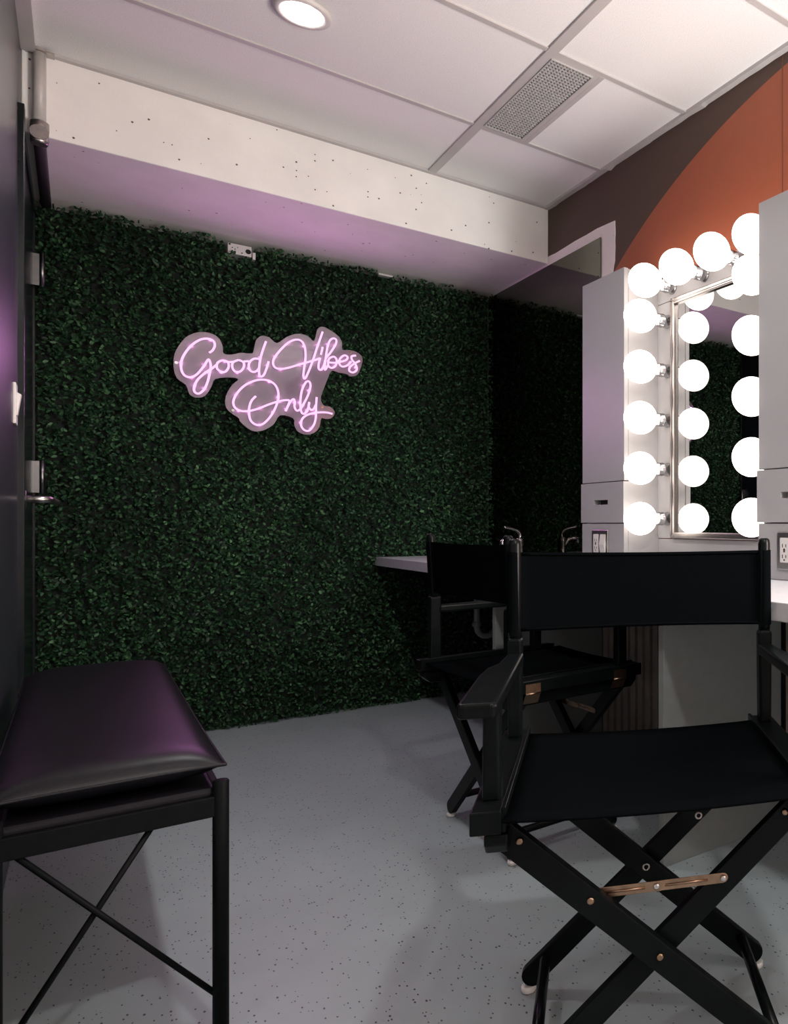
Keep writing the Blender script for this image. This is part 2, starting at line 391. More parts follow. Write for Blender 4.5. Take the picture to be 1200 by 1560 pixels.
# ------------------------------------------------------------------ tower cabinets
FX = 1.555
def tower(y0, y1, label, rocker, z1=1.928):
    t = thing('tower_cabinet', label, 'cabinet', ((FX+XR)/2, (y0+y1)/2, CT), 0, 'white tower cabinets on the vanity counter')
    w = W(t)
    dx = FX+.019
    w(MB().box(dx+.0015, XR-.004, y0+.001, y1-.001, CT, z1-.002), 'carcass', M['laminate'], bevel=.001)
    w(MB().box(FX, dx, y0, y1, 1.099, z1), 'door', M['laminate'], bevel=.0012)
    # drawer front with a slot cut right through
    s0, s1 = y0+.115, y0+.223; za, zb = 1.007, 1.026
    d = MB(); zl, zh = .9345, 1.0955
    ya, yb = y0-.002, y1+.004
    d.box(FX-.004, dx, ya, yb, zl, za); d.box(FX-.004, dx, ya, yb, zb, zh); d.box(FX-.004, dx, ya, s0, za, zb); d.box(FX-.004, dx, s1, yb, za, zb)
    dr = w(d, 'drawer', M['laminate'])
    w(MB().box(dx-.004, dx-.002, s0+.001, s1-.02, za, zb), 'handle_slot', M['darkslot'], dr)
    p0, p1, q0, q1 = y0+.113, y0+.238, .792, .906
    w(MB().box(FX-.001, dx, y0, y1, CT+.001, .9305), 'lower_panel', M['laminate'], bevel=.0012)
    op = w(MB().box(FX-.007, FX-.001, p0, p1, q0, q1), 'outlet_plate', M['steelplate'], bevel=.003)
    # left gang (higher Y) holds the receptacle, right gang the switch
    ry = (p0+p1)/2+.027; sy = (p0+p1)/2-.027
    w(MB().box(FX-.009, FX-.006, ry-.019, ry+.019, q0+.022, q1-.018), 'receptacle', M['whiteplastic'], op, bevel=.001)
    sl = MB()
    for zc in (q0+.040, q1-.042):
        sl.box(FX-.0096, FX-.0088, ry+.006, ry+.0085, zc-.005, zc+.006); sl.box(FX-.0096, FX-.0088, ry-.0085, ry-.006, zc-.004, zc+.005)
        sl.lathe([(.0028, FX-.0096), (.0028, FX-.0088)], (0, ry, zc-.010), 'x', 10, False)
    sl.box(FX-.0096, FX-.0088, ry-.004, ry+.004, (q0+q1)/2+.0005, (q0+q1)/2+.004); sl.box(FX-.0096, FX-.0088, ry-.004, ry+.004, (q0+q1)/2-.004, (q0+q1)/2-.0005)
    w(sl, 'socket_hole', M['darkslot'], op, weld=False)
    if rocker:
        r = MB(); r.prism([(FX-.0085, q0+.022), (FX-.014, q0+.055), (FX-.0085, q1-.018), (FX-.006, q1-.018), (FX-.006, q0+.022)], 'y', sy-.019, sy+.019)
        w(r, 'rocker', M['whiteplastic'], op)
    else:
        w(MB().box(FX-.009, FX-.006, sy-.019, sy+.019, q0+.022, q1-.018), 'receptacle', M['whiteplastic'], op, bevel=.001)
    w(MB().box(FX-.0082, FX-.0068, (p0+p1)/2-.006, (p0+p1)/2+.006, q0+.006, q0+.012), 'screw', M['chrome'], op)
    return t
tower(2.508, 2.834, 'white tower cabinet between the smoked mirror and the bulb-lit mirror', True)
tower(1.401, 1.727, 'white tower cabinet at the right edge, in front of the bulb-lit mirror', False)

# ------------------------------------------------------------------ lighted vanity stations
def station(ya, yb, label, blabel, grp, visible=True):
    """ya..yb: bay between two towers"""
    t = thing('vanity_mirror', label, 'mirror', (XR, (ya+yb)/2, CT), 0)
    w = W(t)
    e = .10; my0, my1, mz0, mz1 = ya+e, yb-e, .873, 1.811
    bx = XR-.003
    w(MB().box(bx-.006, bx, ya, my0, mz0, mz1-.004), 'side_board', M['laminate']); w(MB().box(bx-.006, bx, my1, yb, mz0, mz1-.004), 'side_board', M['laminate'])
    w(MB().box(bx-.006, bx, ya, yb, mz1-.001, 1.900), 'top_board', M['laminate'])
    w(MB().box(bx-.004, bx, ya, yb, CT+.001, mz0-.003), 'backsplash', M['laminate'])
    w(MB().box(bx-.007, bx, my0+.004, my1-.004, mz0+.004, mz1-.004), 'glass', M['mirror'])
    fw = .024; f = MB(); x0, x1 = bx-.020, bx
    for (a0, a1, c0, c1) in ((my0, my0+fw, mz0, mz1), (my1-fw, my1, mz0, mz1)): f.box(x0, x1, a0, a1, c0, c1)
    for c0 in (mz0, mz1-fw): f.box(x0, x1, my0+fw, my1-fw, c0, c0+fw)
    w(f, 'frame', M['nickel'], bevel=.004, weld=False)
    lip = MB()
    for (a0, a1, c0, c1) in ((my0+.0095, my0+.0145, mz0+.01, mz1-.01), (my1-.0145, my1-.0095, mz0+.01, mz1-.01)): lip.box(x0-.003, x0+.003, a0, a1, c0, c1)
    for c0 in (mz0+.0095, mz1-.0145): lip.box(x0-.003, x0+.003, my0+.0095, my1-.0095, c0, c0+.005)
    w(lip, 'frame_lip', M['nickel'], weld=False)
    R = .0635; bxc = 1.585
    yl, yr = yb-.068, ya+.068
    zs = [.950, 1.144, 1.338, 1.534, 1.729]
    pos = [(yl, z, 'far', i) for i, z in enumerate(zs)]+[(yr, z, 'near', i) for i, z in enumerate(zs)]
    tops = [yl-.032-i*(yl-yr-.032)/3 for i in range(4)]
    pos += [(y, 1.858, 'top', i) for i, y in enumerate(tops)]
    proto = None
    ordn = ['lowest', 'second lowest', 'middle', 'second highest', 'highest']
    for (y, z, side, i) in pos:
        if proto is None:
            b = thing('vanity_bulb', 'x', 'light bulb', (XR-.009, y, z), 0, grp); proto = b
            # local: socket at x=0, bulb towards -x
            MB().lathe([(.0275, 0), (.0275, -.004), (.0255, -.006), (.0255, -.026), (.0268, -.027), (.0268, -.030), (.0255, -.031), (.0255, -.050), (.022, -.054)], (0, 0, 0), 'x', 24).build('socket', M['chrome'], b)
            c = XR-.009-bxc
            pr = [(.0165, -.045), (.0170, -.058), (.0200, -.0635)]
            a0 = math.asin(.023/R)
            pr += [(R*math.sin(a), -c+R*math.cos(a)) for a in [a0+(PI-a0)*k/20 for k in range(21)]]
            pr[-1] = (0, -c-R)
            MB().lathe(pr, (0, 0, 0), 'x', 32).build('glass_globe', M['bulb'], b)
        else:
            b = copy_tree(proto); b.location = (XR-.009, y, z)
        b['label'] = blabel(side, i, ordn)
    return t
def bl1(side, i, o):
    if side == 'far': return f'lit white globe bulb, {o[i]} of the row along the farther white cabinet'
    if side == 'near': return f'lit white globe bulb, {o[i]} of the row beside the cabinet at the right edge'
    return 'lit white globe bulb above the mirror, '+('nearest the farther cabinet', 'second from the farther cabinet', 'third from the farther cabinet', 'nearest the right-edge cabinet')[i]
station(1.727, 2.508, 'tall metal-framed makeup mirror between the two white tower cabinets', bl1, 'globe bulbs round the makeup mirror')

# ------------------------------------------------------------------ leafy wall
def hedge():
    GY = 4.185
    root_v = []; 
    n = 50000
    x = rng.uniform(-.123, XR-.006, n); z = rng.uniform(.0, 1.0, n)
    top = 2.212+.007*np.sin(x*19)+.006*np.sin(x*47+1)-np.where((x > .10) & (x < .16), .0, 0)
    top = np.where((x > .487) & (x < .60), 2.148+.012*np.sin(x*90), top)
    top = np.where((x > 1.12) & (x < 1.21), 2.196, top)
    z = .004+z*(top-.004)
    clump = .5+.5*np.sin(x*31+2*np.sin(z*13))*np.sin(z*29+1.7*np.sin(x*11))
    y = GY-.008-.036*clump*rng.uniform(.2, 1, n)-rng.uniform(0, .026, n)
    L = rng.uniform(.014, .024, n); Wd = L*rng.uniform(.24, .32, n)
    # direction: mostly outward (-y) with random tilt
    th = rng.uniform(0, 2*np.pi, n); tilt = rng.uniform(.55, 1.35, n)
    d = np.stack([np.sin(tilt)*np.cos(th), -np.cos(tilt), np.sin(tilt)*np.sin(th)], 1)
    up = rng.normal(size=(n, 3)); up[:, 1] -= 1.6
    sd = np.cross(d, up); sd /= np.linalg.norm(sd, axis=1)[:, None]
    nn = np.cross(sd, d)
    P = np.stack([x, y, z], 1)
    base = P; tip = P+d*L[:, None]
    m1 = P+d*(L*.45)[:, None]
    lift = nn*(Wd*.30)[:, None]; m2 = P+d*(L*.30)[:, None]; m3 = P+d*(L*.75)[:, None]
    a1 = m2+sd*(Wd*.92)[:, None]+lift; a2 = m3+sd*(Wd*.80)[:, None]+lift
    b1 = m2-sd*(Wd*.92)[:, None]+lift; b2 = m3-sd*(Wd*.80)[:, None]+lift
    V = np.stack([base, a1, a2, tip, b2, b1], 1).reshape(-1, 3)
    V[:, 0] = np.clip(V[:, 0], -.128, XR-.011); V[:, 2] = np.clip(V[:, 2], .002, BZ-.004)
    me = bpy.data.meshes.new('leaf_mat')
    me.vertices.add(6*n); me.vertices.foreach_set('co', (V-np.array([.8, 4.2, 0])).astype(np.float32).ravel())
    me.loops.add(8*n); me.polygons.add(2*n)
    k = np.arange(n)[:, None]*6
    idx = (k+np.array([0, 1, 2, 3, 0, 3, 4, 5])[None, :]).ravel()
    me.loops.foreach_set('vertex_index', idx.astype(np.int32))
    me.polygons.foreach_set('loop_start', (np.arange(2*n)*4).astype(np.int32))
    at = me.attributes.new('tone', 'FLOAT', 'POINT')
    tone = np.clip(rng.beta(1.3, 2.6, n)*.95+.10*(np.sin(x*7+1)*np.sin(z*5)), 0, 1)
    at.data.foreach_set('value', np.repeat(tone, 6).astype(np.float32))
    me.update(); me.validate(); me.materials.append(M['leaf'])
    return me
hroot = thing('boxwood_wall', 'dark green artificial boxwood leaf mat covering the whole back wall', 'greenery', (.8, 4.2, 0))
o = bpy.data.objects.new('leaf_mat', hedge()); COL.objects.link(o); o.parent = hroot; o['kind'] = 'stuff'
hb = MB(); hb.box(-.122-.8, .487-.8, -.012, .028, .0, 2.204).box(.487-.8, .60-.8, -.012, .028, .0, 2.145).box(.60-.8, XR-.02-.8, -.012, .028, .0, 2.204)
hb.build('backing_mat', M['hedgeback'], hroot)

# white electrical bracket peeking out of the leaves
jb = thing('junction_bracket', 'small white metal bracket with holes poking out at the top of the leaf wall', 'bracket', (.545, 4.165, 2.150))
w = W(jb)
w(MB().box(.495, .585, 4.140, 4.200, 2.158, 2.205), 'box', M['whiteplastic'], bevel=.002)
h = MB()
for (x, z, r) in ((.502, 2.199, .004), (.512, 2.185, .0025), (.522, 2.180, .0025), (.532, 2.190, .002), (.548, 2.168, .003), (.572, 2.180, .011), (.508, 2.165, .003)):
    w(MB().lathe([(r, 4.1385), (r, 4.1405)], (x, 0, z), 'y', 10, False), 'knockout_hole', M['darkslot'])
w(MB().box(.589, .600, 4.142, 4.200, 2.150, 2.182), 'side_tab', M['whiteplastic'])
tag(MB().box(1.125, 1.200, 4.150, 4.200, 2.204, 2.213).build('mounting_strip', M['whiteplastic']), 'thin white strip showing along the top edge of the leaf wall', 'strip')

# ------------------------------------------------------------------ neon sign
SY = 4.098
F_ = math.sqrt(1050*1230.); th_ = math.atan(1050/F_); sn, cn = math.sin(th_), math.cos(th_)
def on_sign(u, v, y=SY):           # traced lettering laid flat on the sign's own plane
    a = (u-1170)/F_; d = y/(cn-a*sn)
    return Vector((d*(sn+a*cn), 0, .93-(v-798)*d/F_))
def A(p, y): return on_sign(260+p[0]/7.5, 490+p[1]/7.5, y)
def B(p, y): return on_sign(400+p[0]/7.5, 490+p[1]/7.5, y)
def C_(p, y): return on_sign(340+p[0]/6.6667, 560+p[1]/6.6667, y)
def R3(p, y): return on_sign(220+p[0]/3, 460+p[1]/3, y)
TY = SY-.012
strokes = [
 (A, [(440,355),(480,325),(503,270),(485,220),(420,195),(340,205),(250,260),(170,350),(122,450),(122,550),(160,615),(230,635),(300,600),(370,520),(405,465),(432,432),(452,470),(455,530),(442,600),(420,690),(380,775),(320,822),(272,800),(270,740),(310,660),(400,580),(470,535),(520,495)]),
 (A, [(610,445),(655,468),(660,520),(625,570),(575,572),(530,535),(530,480),(565,450),(610,445),(660,460),(712,458)]),
 (A, [(775,437),(830,465),(833,520),(795,568),(735,570),(703,520),(712,465),(775,437)]),
 (A, [(835,455),(892,452)]),
 (A, [(1020,430),(960,422),(910,450),(890,500),(905,555),(945,575),(985,560),(1008,530)]),
 (A, [(1088,225),(1050,330),(1022,430),(1008,560),(1020,625),(1060,612),(1092,540),(1118,455)]),
 (C_, [(330,290),(285,340),(263,410),(264,490),(288,550),(345,583),(410,567),(480,495),(530,405),(558,310),(552,225),(510,160),(430,125),(330,130),(220,180),(140,260),(103,340),(115,400),(170,438),(260,440),(360,415),(460,375),(560,343),(640,330),(672,340),(655,390),(632,442)]),
 (C_, [(645,415),(680,350),(712,320),(726,345),(724,400),(745,436),(778,425),(815,370),(860,280),(885,190),(872,142),(838,150),(802,220),(785,310),(783,390),(795,455),(825,468),(855,430),(870,375),(873,350)]),
 (C_, [(873,350),(867,395),(888,428),(918,420),(938,380)]),
 (C_, [(948,300),(942,400),(940,500),(920,580),(870,640),(820,632),(790,585),(800,525),(850,482),(940,458),(1040,455),(1108,470)]),
 (B, [(685,115),(620,300),(560,480),(492,638),(466,630),(472,540),(490,400),(480,290),(440,220),(370,207),(280,250),(180,350),(122,440),(130,510),(190,540),(300,525),(450,480),(560,450),(658,420)]),
 (B, [(658,415),(640,480),(640,538),(668,550),(695,510),(715,440)]),
 (B, [(685,290),(665,378)]),
 (B, [(720,420),(780,345),(835,255),(838,205),(800,192),(762,225),(738,300),(722,400),(712,480),(712,550),(745,500)]),
 (B, [(765,415),(815,400),(845,440),(835,500),(790,528),(752,505),(748,450),(765,415)]),
 (B, [(760,465),(820,470),(880,460),(950,440),(970,405),(935,385),(890,415),(872,470),(905,512),(965,500),(1010,455)]),
 (B, [(1065,388),(1018,395),(1020,435),(1060,485),(1076,545),(1035,580),(990,562),(1000,515),(1060,472),(1108,448)]),
]
sg = thing('neon_sign', 'glowing pink script sign reading Good Vibes Only on clear acrylic, on the leaf wall', 'sign', (.70, SY, 1.36))
w = W(sg)
outl = [(133,262),(145,220),(185,165),(235,140),(290,140),(335,160),(357,200),(362,235),(400,240),(440,232),(490,235),(500,215),(510,175),(535,155),(570,162),(605,188),(650,160),(700,145),(745,155),(775,178),(790,125),(815,113),(850,130),(890,160),(903,190),(905,218),(940,220),(980,235),(997,265),(985,310),(970,335),(940,340),(925,330),(885,322),(855,315),(838,350),(818,400),(806,440),(818,472),(850,480),(870,505),(855,530),(830,535),(808,532),(800,570),(780,595),(745,607),(705,595),(685,565),(680,532),(620,518),(590,560),(540,588),(490,588),(440,550),(430,530),(400,510),(372,480),(372,430),(400,380),(428,355),(400,345),(325,352),(305,390),(275,430),(235,437),(205,420),(190,380),(150,350),(135,310)]
ol = cat_rom([R3(p, SY) for p in outl], 3, True)
ap = MB().prism([(p.x, p.z) for p in ol], 'y', SY, SY+.005)
bo = w(ap, 'acrylic_backing', M['acrylic'])
bm = bmesh.new(); bm.from_mesh(bo.data); bmesh.ops.triangulate(bm, faces=[f for f in bm.faces if len(f.verts) > 4]); bm.to_mesh(bo.data); bm.free()
for fn, pts in strokes:
    q = [fn(p, TY) for p in pts]
    q = cat_rom([(p.x, TY, p.z) for p in q], 7)
    w(MB().tube(q, .0046, 8, up=Vector((0, 1, 0))), 'neon_tube', M['neon'])
for fn, p in ((C_, (1000, 403)), (C_, (97, 435)), (A, (62, 470)), (B, (1010, 350))):
    c = fn(p, SY)
    w(MB().lathe([(.0065, SY-.006), (.0065, SY-.003), (.0045, SY-.002), (.0045, SY+.06)], (c.x, 0, c.z), 'y', 12), 'standoff_screw', M['chrome'])

# ------------------------------------------------------------------ door in the left wall, switch, conduit
dt = thing('door_1', None, None, (XL, 3.72, 0), 0, kind='structure')
w = W(dt)
w(MB().box(XL-.002, XL+.015, 3.300, 3.352, 0, 2.248).box(XL-.002, XL+.013, 4.135, 4.16, 0, 2.20).box(XL-.002, XL+.013, 3.352, 4.135, 2.16, 2.20), 'door_frame', M['doorpaint'], bevel=.002, weld=False)
lf = w(MB().box(XL-.002, XL+.007, 3.356, 4.131, .01, 2.155), 'door_leaf', M['doorpaint'])
w(MB().lathe([(.031, XL+.007), (.031, XL+.013), (.028, XL+.015)], (0, 3.42, 1.01), 'x', 20), 'lever_rose', M['nickel'], lf)
w(MB().tube([(XL+.012, 3.42, 1.01), (XL+.050, 3.42, 1.01), (XL+.062, 3.424, 1.01), (XL+.068, 3.434, 1.01), (XL+.072, 3.46, 1.008), (XL+.082, 3.55, 1.004)], [.0125, .0125, .012, .012, .0115, .0115], 12), 'lever', M['nickel'], lf)
for z in (1.93, 1.115, .22):
    hg = MB().box(XL+.006, XL+.030, 4.100, 4.106, z-.062, z+.062)
    hg.lathe([(.008, z-.066), (.008, z+.066)], (XL+.034, 4.100, 0), 'z', 12)
    for k in (-.022, .022): hg.lathe([(.0088, z+k-.001), (.0088, z+k+.001)], (XL+.034, 4.100, 0), 'z', 12)
    w(hg, 'hinge', M['hinge_metal'], lf, weld=False)
sw = thing('light_switch', 'white rocker light switch on the glossy dark left wall', 'light switch', (XL, 3.115, 1.225))
w = W(sw)
w(MB().box(XL-.001, XL+.006, 3.075, 3.155, 1.222, 1.342), 'switch_plate', M['whiteplastic'], bevel=.002)
w(MB().prism([(XL+.005, 1.247), (XL+.008, 1.250), (XL+.016, 1.310), (XL+.005, 1.317)], 'y', 3.098, 3.132), 'rocker', M['whiteplastic'])
cd = thing('ceiling_conduit', 'painted metal conduit running down the beam in the left corner', 'pipe', (-.093, 3.465, 2.20))
w = W(cd)
w(MB().tube([(-.096, 3.462, 2.512), (-.096, 3.462, 2.26)], .0165, 16), 'vertical_pipe', M['conduit'])
el = MB().lathe([(.021, 2.232), (.024, 2.236), (.024, 2.262), (.020, 2.266)], (-.096, 3.462, 0))
el.lathe([(.0235, 3.436), (.0235, 3.444), (.019, 3.446), (.019, 3.47)], (-.096, 0, 2.222), 'y', 20)
el.lathe([(.021, 2.190), (.023, 2.20), (.023, 2.236)], (-.096, 3.462, 0))
w(el, 'elbow_fitting', M['steelscrew'], weld=False)
w(MB().tube([(-.096, 3.462, 2.21), (-.096, 3.50, 2.206), (-.096, 4.16, 2.206)], .016, 14), 'horizontal_pipe', M['conduit_dark'])
w(MB().box(-.130, -.060, 3.440, 3.4815, 2.4935, 2.4965), 'ceiling_flange', M['steelscrew'])

# ------------------------------------------------------------------ ceiling vent and downlights
vt = thing('ceiling_vent', 'metal eggcrate vent grille set in the ceiling tiles', 'vent', (1.248, 2.629, H-.012))
w = W(vt)
x0, x1, y0, y1 = 1.174, 1.322, 2.346, 2.912
w(MB().box(x0, x1, y0, y1, H-.0008, H-.0002), 'backing', M['darkslot'])
f = MB(); 
for (a, b, c, d) in ((x0-.004, x0, y0-.004, y1+.004), (x1, x1+.004, y0-.004, y1+.004), (x0, x1, y0-.004, y0), (x0, x1, y1, y1+.004)): f.box(a, b, c, d, H-.012, H)
w(f, 'frame', M['mesh_grey'], weld=False)
g = MB(); nx, ny = 12, 34
for i in range(1, nx): x = x0+(x1-x0)*i/nx; g.box(x-.0022, x+.0022, y0, y1, H-.009, H-.001)
for j in range(1, ny): y = y0+(y1-y0)*j/ny; g.box(x0, x1, y-.0028, y+.0028, H-.0088, H-.001)
w(g, 'eggcrate_grid', M['mesh_grey'], weld=False)

def downlight(x, y, label):
    d = thing('downlight', label, 'light', (x, y, H-.01))
    MB().lathe([(.058, .004), (.056, -.0015), (.066, -.004), (.0755, -.001), (.077, .006), (.077, .009)], (0, 0, 0), 'z', 40).build('trim_ring', M['whiteplastic'], d)
    MB().lathe([(.0001, .003), (.057, .003)], (0, 0, 0), 'z', 32).build('lens', M['lens'], d)
    return d
downlight(.505, 2.655, 'round lit ceiling downlight at the top of the picture')

# ------------------------------------------------------------------ bench
bx0, bx1, by0, by1 = -.100, .190, 1.675, 2.985
be = thing('bench', 'black leatherette bench on thin metal legs along the left wall', 'bench', ((bx0+bx1)/2, (by0+by1)/2, 0))
w = W(be)
r = .0125
for (x, y) in ((bx0, by0), (bx1, by0), (bx0, by1), (bx1, by1)):
    w(MB().lathe([(r, 0), (r, .461), (r*.85, .464)], (x, y, 0), 'z', 20), 'leg', M['blackmetal'])
for y in (by0, by1): w(MB().box(bx0, bx1, y-.007, y+.007, .400, .437), 'end_rail', M['blackmetal'], bevel=.002)
for x in (bx0, bx1): w(MB().box(x-.007, x+.007, by0, by1, .400, .437), 'side_rail', M['blackmetal'], bevel=.002)
for y, sg_ in ((by0, 1), (by1, -1)):
    w(MB().tube([(bx1-.004, y+.002*sg_, .072), (bx0, y+.002*sg_, .487-.05)], .0048, 10), 'cross_brace', M['blackmetal'])
    w(MB().tube([(bx0, y+.010*sg_, .075), (.100, y+.010*sg_, .412)], .0048, 10), 'cross_brace', M['blackmetal'])
w(MB().box(bx0+.004, bx1-.006, by0+.002, by1-.002, .430, .452), 'seat_board', M['vinyl'], bevel=.009, seg=3)
def pillow(x0, x1, y0, y1, zs, hu, hd, n=28):
    cx, cy, ax, ay = (x0+x1)/2, (y0+y1)/2, (x1-x0)/2, (y1-y0)/2
    def g(s, t):
        # slightly pinched-in edges, ears at the corners
        bx = 1-.020*(1-t**4)*abs(s)**3; byy = 1-.010*(1-s**4)*abs(t)**3
        ea = min(ax*(1-abs(s)), ay*(1-abs(t)))
        return cx+ax*s*bx, cy+ay*t*byy
    def hh(s, t):
        ds = ax*(1-abs(s)); dt_ = ay*(1-abs(t)); k = lambda d: 1-math.exp(-d/.026)
        return (k(ds)*k(dt_))**.8*(.90+.10*(1-s*s)*(1-t*t))
    m = 60; b = MB(); rows = {}
    S_ = [math.sin(PI/2*(-1+2*i/n)) for i in range(n+1)]; T_ = [math.sin(PI/2*(-1+2*j/m)) for j in range(m+1)]
    vs = []
    for sgn, hgt in ((1, hu), (-1, hd)):
        for j in range(m+1):
            for i in range(n+1):
                x, y = g(S_[i], T_[j]); vs.append((x, y, zs+sgn*hgt*hh(S_[i], T_[j])))
    K = (n+1)*(m+1); fs = []
    for q in (0, 1):
        for j in range(m):
            for i in range(n):
                a = q*K+j*(n+1)+i; f = (a, a+1, a+n+2, a+n+1); fs.append(f if q == 0 else f[::-1])
    b.add(vs, fs, True)
    rim = [g(s, -1) for s in S_]+[g(1, t) for t in T_[1:]]+[g(s, 1) for s in S_[::-1][1:]]+[g(-1, t) for t in T_[::-1][1:-1]]
    return b, [(p[0], p[1], zs) for p in rim]
pb, rim = pillow(bx0-.012, bx1+.006, by0-.008, by1+.010, .492, .036, .036)
cu = w(pb, 'cushion', M['vinyl'])
w(MB().tube(rim, .0028, 8, closed=True), 'piping', M['vinyl'], cu)

# ------------------------------------------------------------------ folding director's chairs
HW, HD = .256, .170        # post centres
ch = thing('directors_chair', 'nearer black canvas director chair, filling the lower right of the picture', 'chair', (0, 0, 0), 0, 'black folding director chairs')
def slab(p0, p1, wd, th, y, rnd=True):
    """flat board between two points in the xz plane, width wd, thickness th about y, rounded lower end"""
    a, b = Vector((p0[0], p0[1])), Vector((p1[0], p1[1])); d = (b-a).normalized(); nrm = Vector((-d.y, d.x)); h = wd/2
    out = [a+nrm*h-d*h*.5, a-nrm*h-d*h*.5]
    for k in range(9):
        an = -PI/2+PI*k/8; out.append(b+d*h*math.cos(an)*.9+nrm*h*math.sin(an))
    return MB().prism([(p.x, p.y) for p in out], 'y', y-th/2, y+th/2)
Z = .505
def disc(c, r, y0, y1, n=16): return MB().lathe([(r*.9, y0), (r, (y0*2+y1)/3), (r*.85, y1-(y1-y0)*.1), (r*.4, y1)], (c[0], 0, c[1]), 'y', n)
for s in (1, -1):
    # upper rail with the arm posts; raised lip towards the canvas
    x0, x1 = sorted((s*.236, s*.281))
    rl = MB().box(x0, x1, -.238, .219, .470, Z)
    xr0, xr1 = sorted((s*.232, s*.238)); 
    ur = rl.build('seat_rail', M['chairwood'], ch, bevel=.0025)
    MB().box(*sorted((s*.2305, s*.2365)), -.240, .215, .472, Z+.004).build('canvas_batten', M['chairwood'], ch, bevel=.001)
    lo = MB().prism([(-.232, .468), (-.232, .452), (-.212, .434), (.194, .434), (.212, .452), (.212, .468)], 'x', *sorted((s*.228, s*.262))).build('lower_rail', M['chairwood'], ch, bevel=.003)
    for yc in (-.140, .140):
        hp = MB().box(*sorted((s*.2805, s*.2825)), yc-.022, yc+.022, .470, .496)
        hp.prism([(s*.2805, .468), (s*.2825, .470), (s*.266, .440), (s*.262, .440)], 'y', yc-.022, yc+.022)
        hp.tube([(s*.282, yc-.022, .4695), (s*.282, yc+.022, .4695)], .0028, 8)
        hp.build('hinge', M['brass'], ch, weld=False)
    # posts
    MB().prism([(s*HW-.014, Z-.002), (s*HW+.014, Z-.002), (s*HW+.0125, .652), (s*HW-.0125, .652)], 'y', .157-.017, .157+.017).build('front_post', M['chairwood'], ch, bevel=.005)
    MB().prism([(s*HW-.013, Z-.002), (s*HW+.013, Z-.002), (s*HW+.0145, .695), (s*HW+.012, .702), (s*HW-.012, .702), (s*HW-.0145, .695)], 'y', -.207, -.173).build('back_post', M['chairwood'], ch, bevel=.005)
    MB().tube([(s*HW, -.190, .70), (s*(HW+.001), -.192, .72), (s*(HW+.002), -.200, .886), (s*(HW+.002), -.201, .895), (s*(HW+.002), -.201, .899)], [.0128, .0128, .0132, .0122, .008], 14).build('canvas_post', M['chairwood'], ch)
    # arm: straight inner edge, outer edge flares out
    ou = [(.2385, -.180), (.2385, .245), (.242, .252), (.290, .252), (.2945, .244), (.2945, .03), (.290, -.030), (.276, -.075), (.270, -.180)]
    n_ = len(ou); b = MB()
    ou = [(s*x, y) for x, y in ou]
    b.prism(ou, 'z', .650, .673)
    b.build('armrest', M['chairwood'], ch, bevel=.006, seg=3)
    # folding X legs: in each pair one leg runs down from this side
    for py, q in ((1, 1), (-1, -1)):
        y = py*(.172 if s == 1 else .148)
        if py == -1: y = -.172 if s == -1 else -.148
        lg = slab((s*.240, .455), (-s*.222, .033), .042, .019, y)
        l = lg.build('leg', M['chairwood'], ch, bevel=.002)
        MB().lathe([(.013, .001), (.0145, .004), (.0145, .011), (.012, .013)], (-s*.229, y, 0), 'z', 16).build('foot_glide', M['glide'], l)
    # stretcher between front and back foot on each side
    MB().tube([(-s*.196, -.150, .070), (-s*.196, .165, .070)], .0105, 12).build('stretcher', M['chairwood'], ch)
for y, c_ in ((.182, (0, .238)), (.182, (.108, .340)), (.182, (.214, .444))):
    disc(c_, .0058, y, y+.004).build('rivet', M['brass'], ch)
for y, c_ in ((.158, (-.212, .442)),):
    disc(c_, .0058, y, y+.004).build('rivet', M['brass'], ch)
for c_ in ((0, .239), (-.106, .333)):
    MB().tube([(c_[0]+.006*math.cos(a), -.136, c_[1]+.006*math.sin(a)) for a in [2*PI*k/14 for k in range(14)]], .002, 6, closed=True, up=Vector((0, 1, 0))).build('washer', M['steelscrew'], ch)
# folding metal brace on the front pair
def link(a, b, wd, y0, y1, name):
    a, b = Vector(a), Vector(b); d = (b-a).normalized(); nr = Vector((-d.y, d.x)); h = wd/2; out = []
    for cpt, sgn in ((b, 1), (a, -1)):
        for k in range(7):
            an = -PI/2+PI*k/6; out.append(cpt+(d*math.cos(an)+nr*math.sin(an))*h*sgn)
    l = MB().prism([(p.x, p.y) for p in out], 'y', y0, y1).build(name, M['brass'], ch, bevel=.0008)
    m1, m2 = a+(b-a)*.18, a+(b-a)*.78
    MB().tube([(m1.x, y1, m1.y), (m2.x, y1, m2.y)], .0022, 8).build('pressed_rib', M['brass'], l)
    return l
link((.108, .340), (-.002, .341), .017, .1600, .1615, 'brace_link')
link((.012, .3405), (-.106, .342), .017, .1580, .1598, 'brace_link')
for c_ in ((.004, .3408), (-.106, .342)): disc(c_, .0055, .1598, .1645).build('rivet', M['steelscrew'], ch)
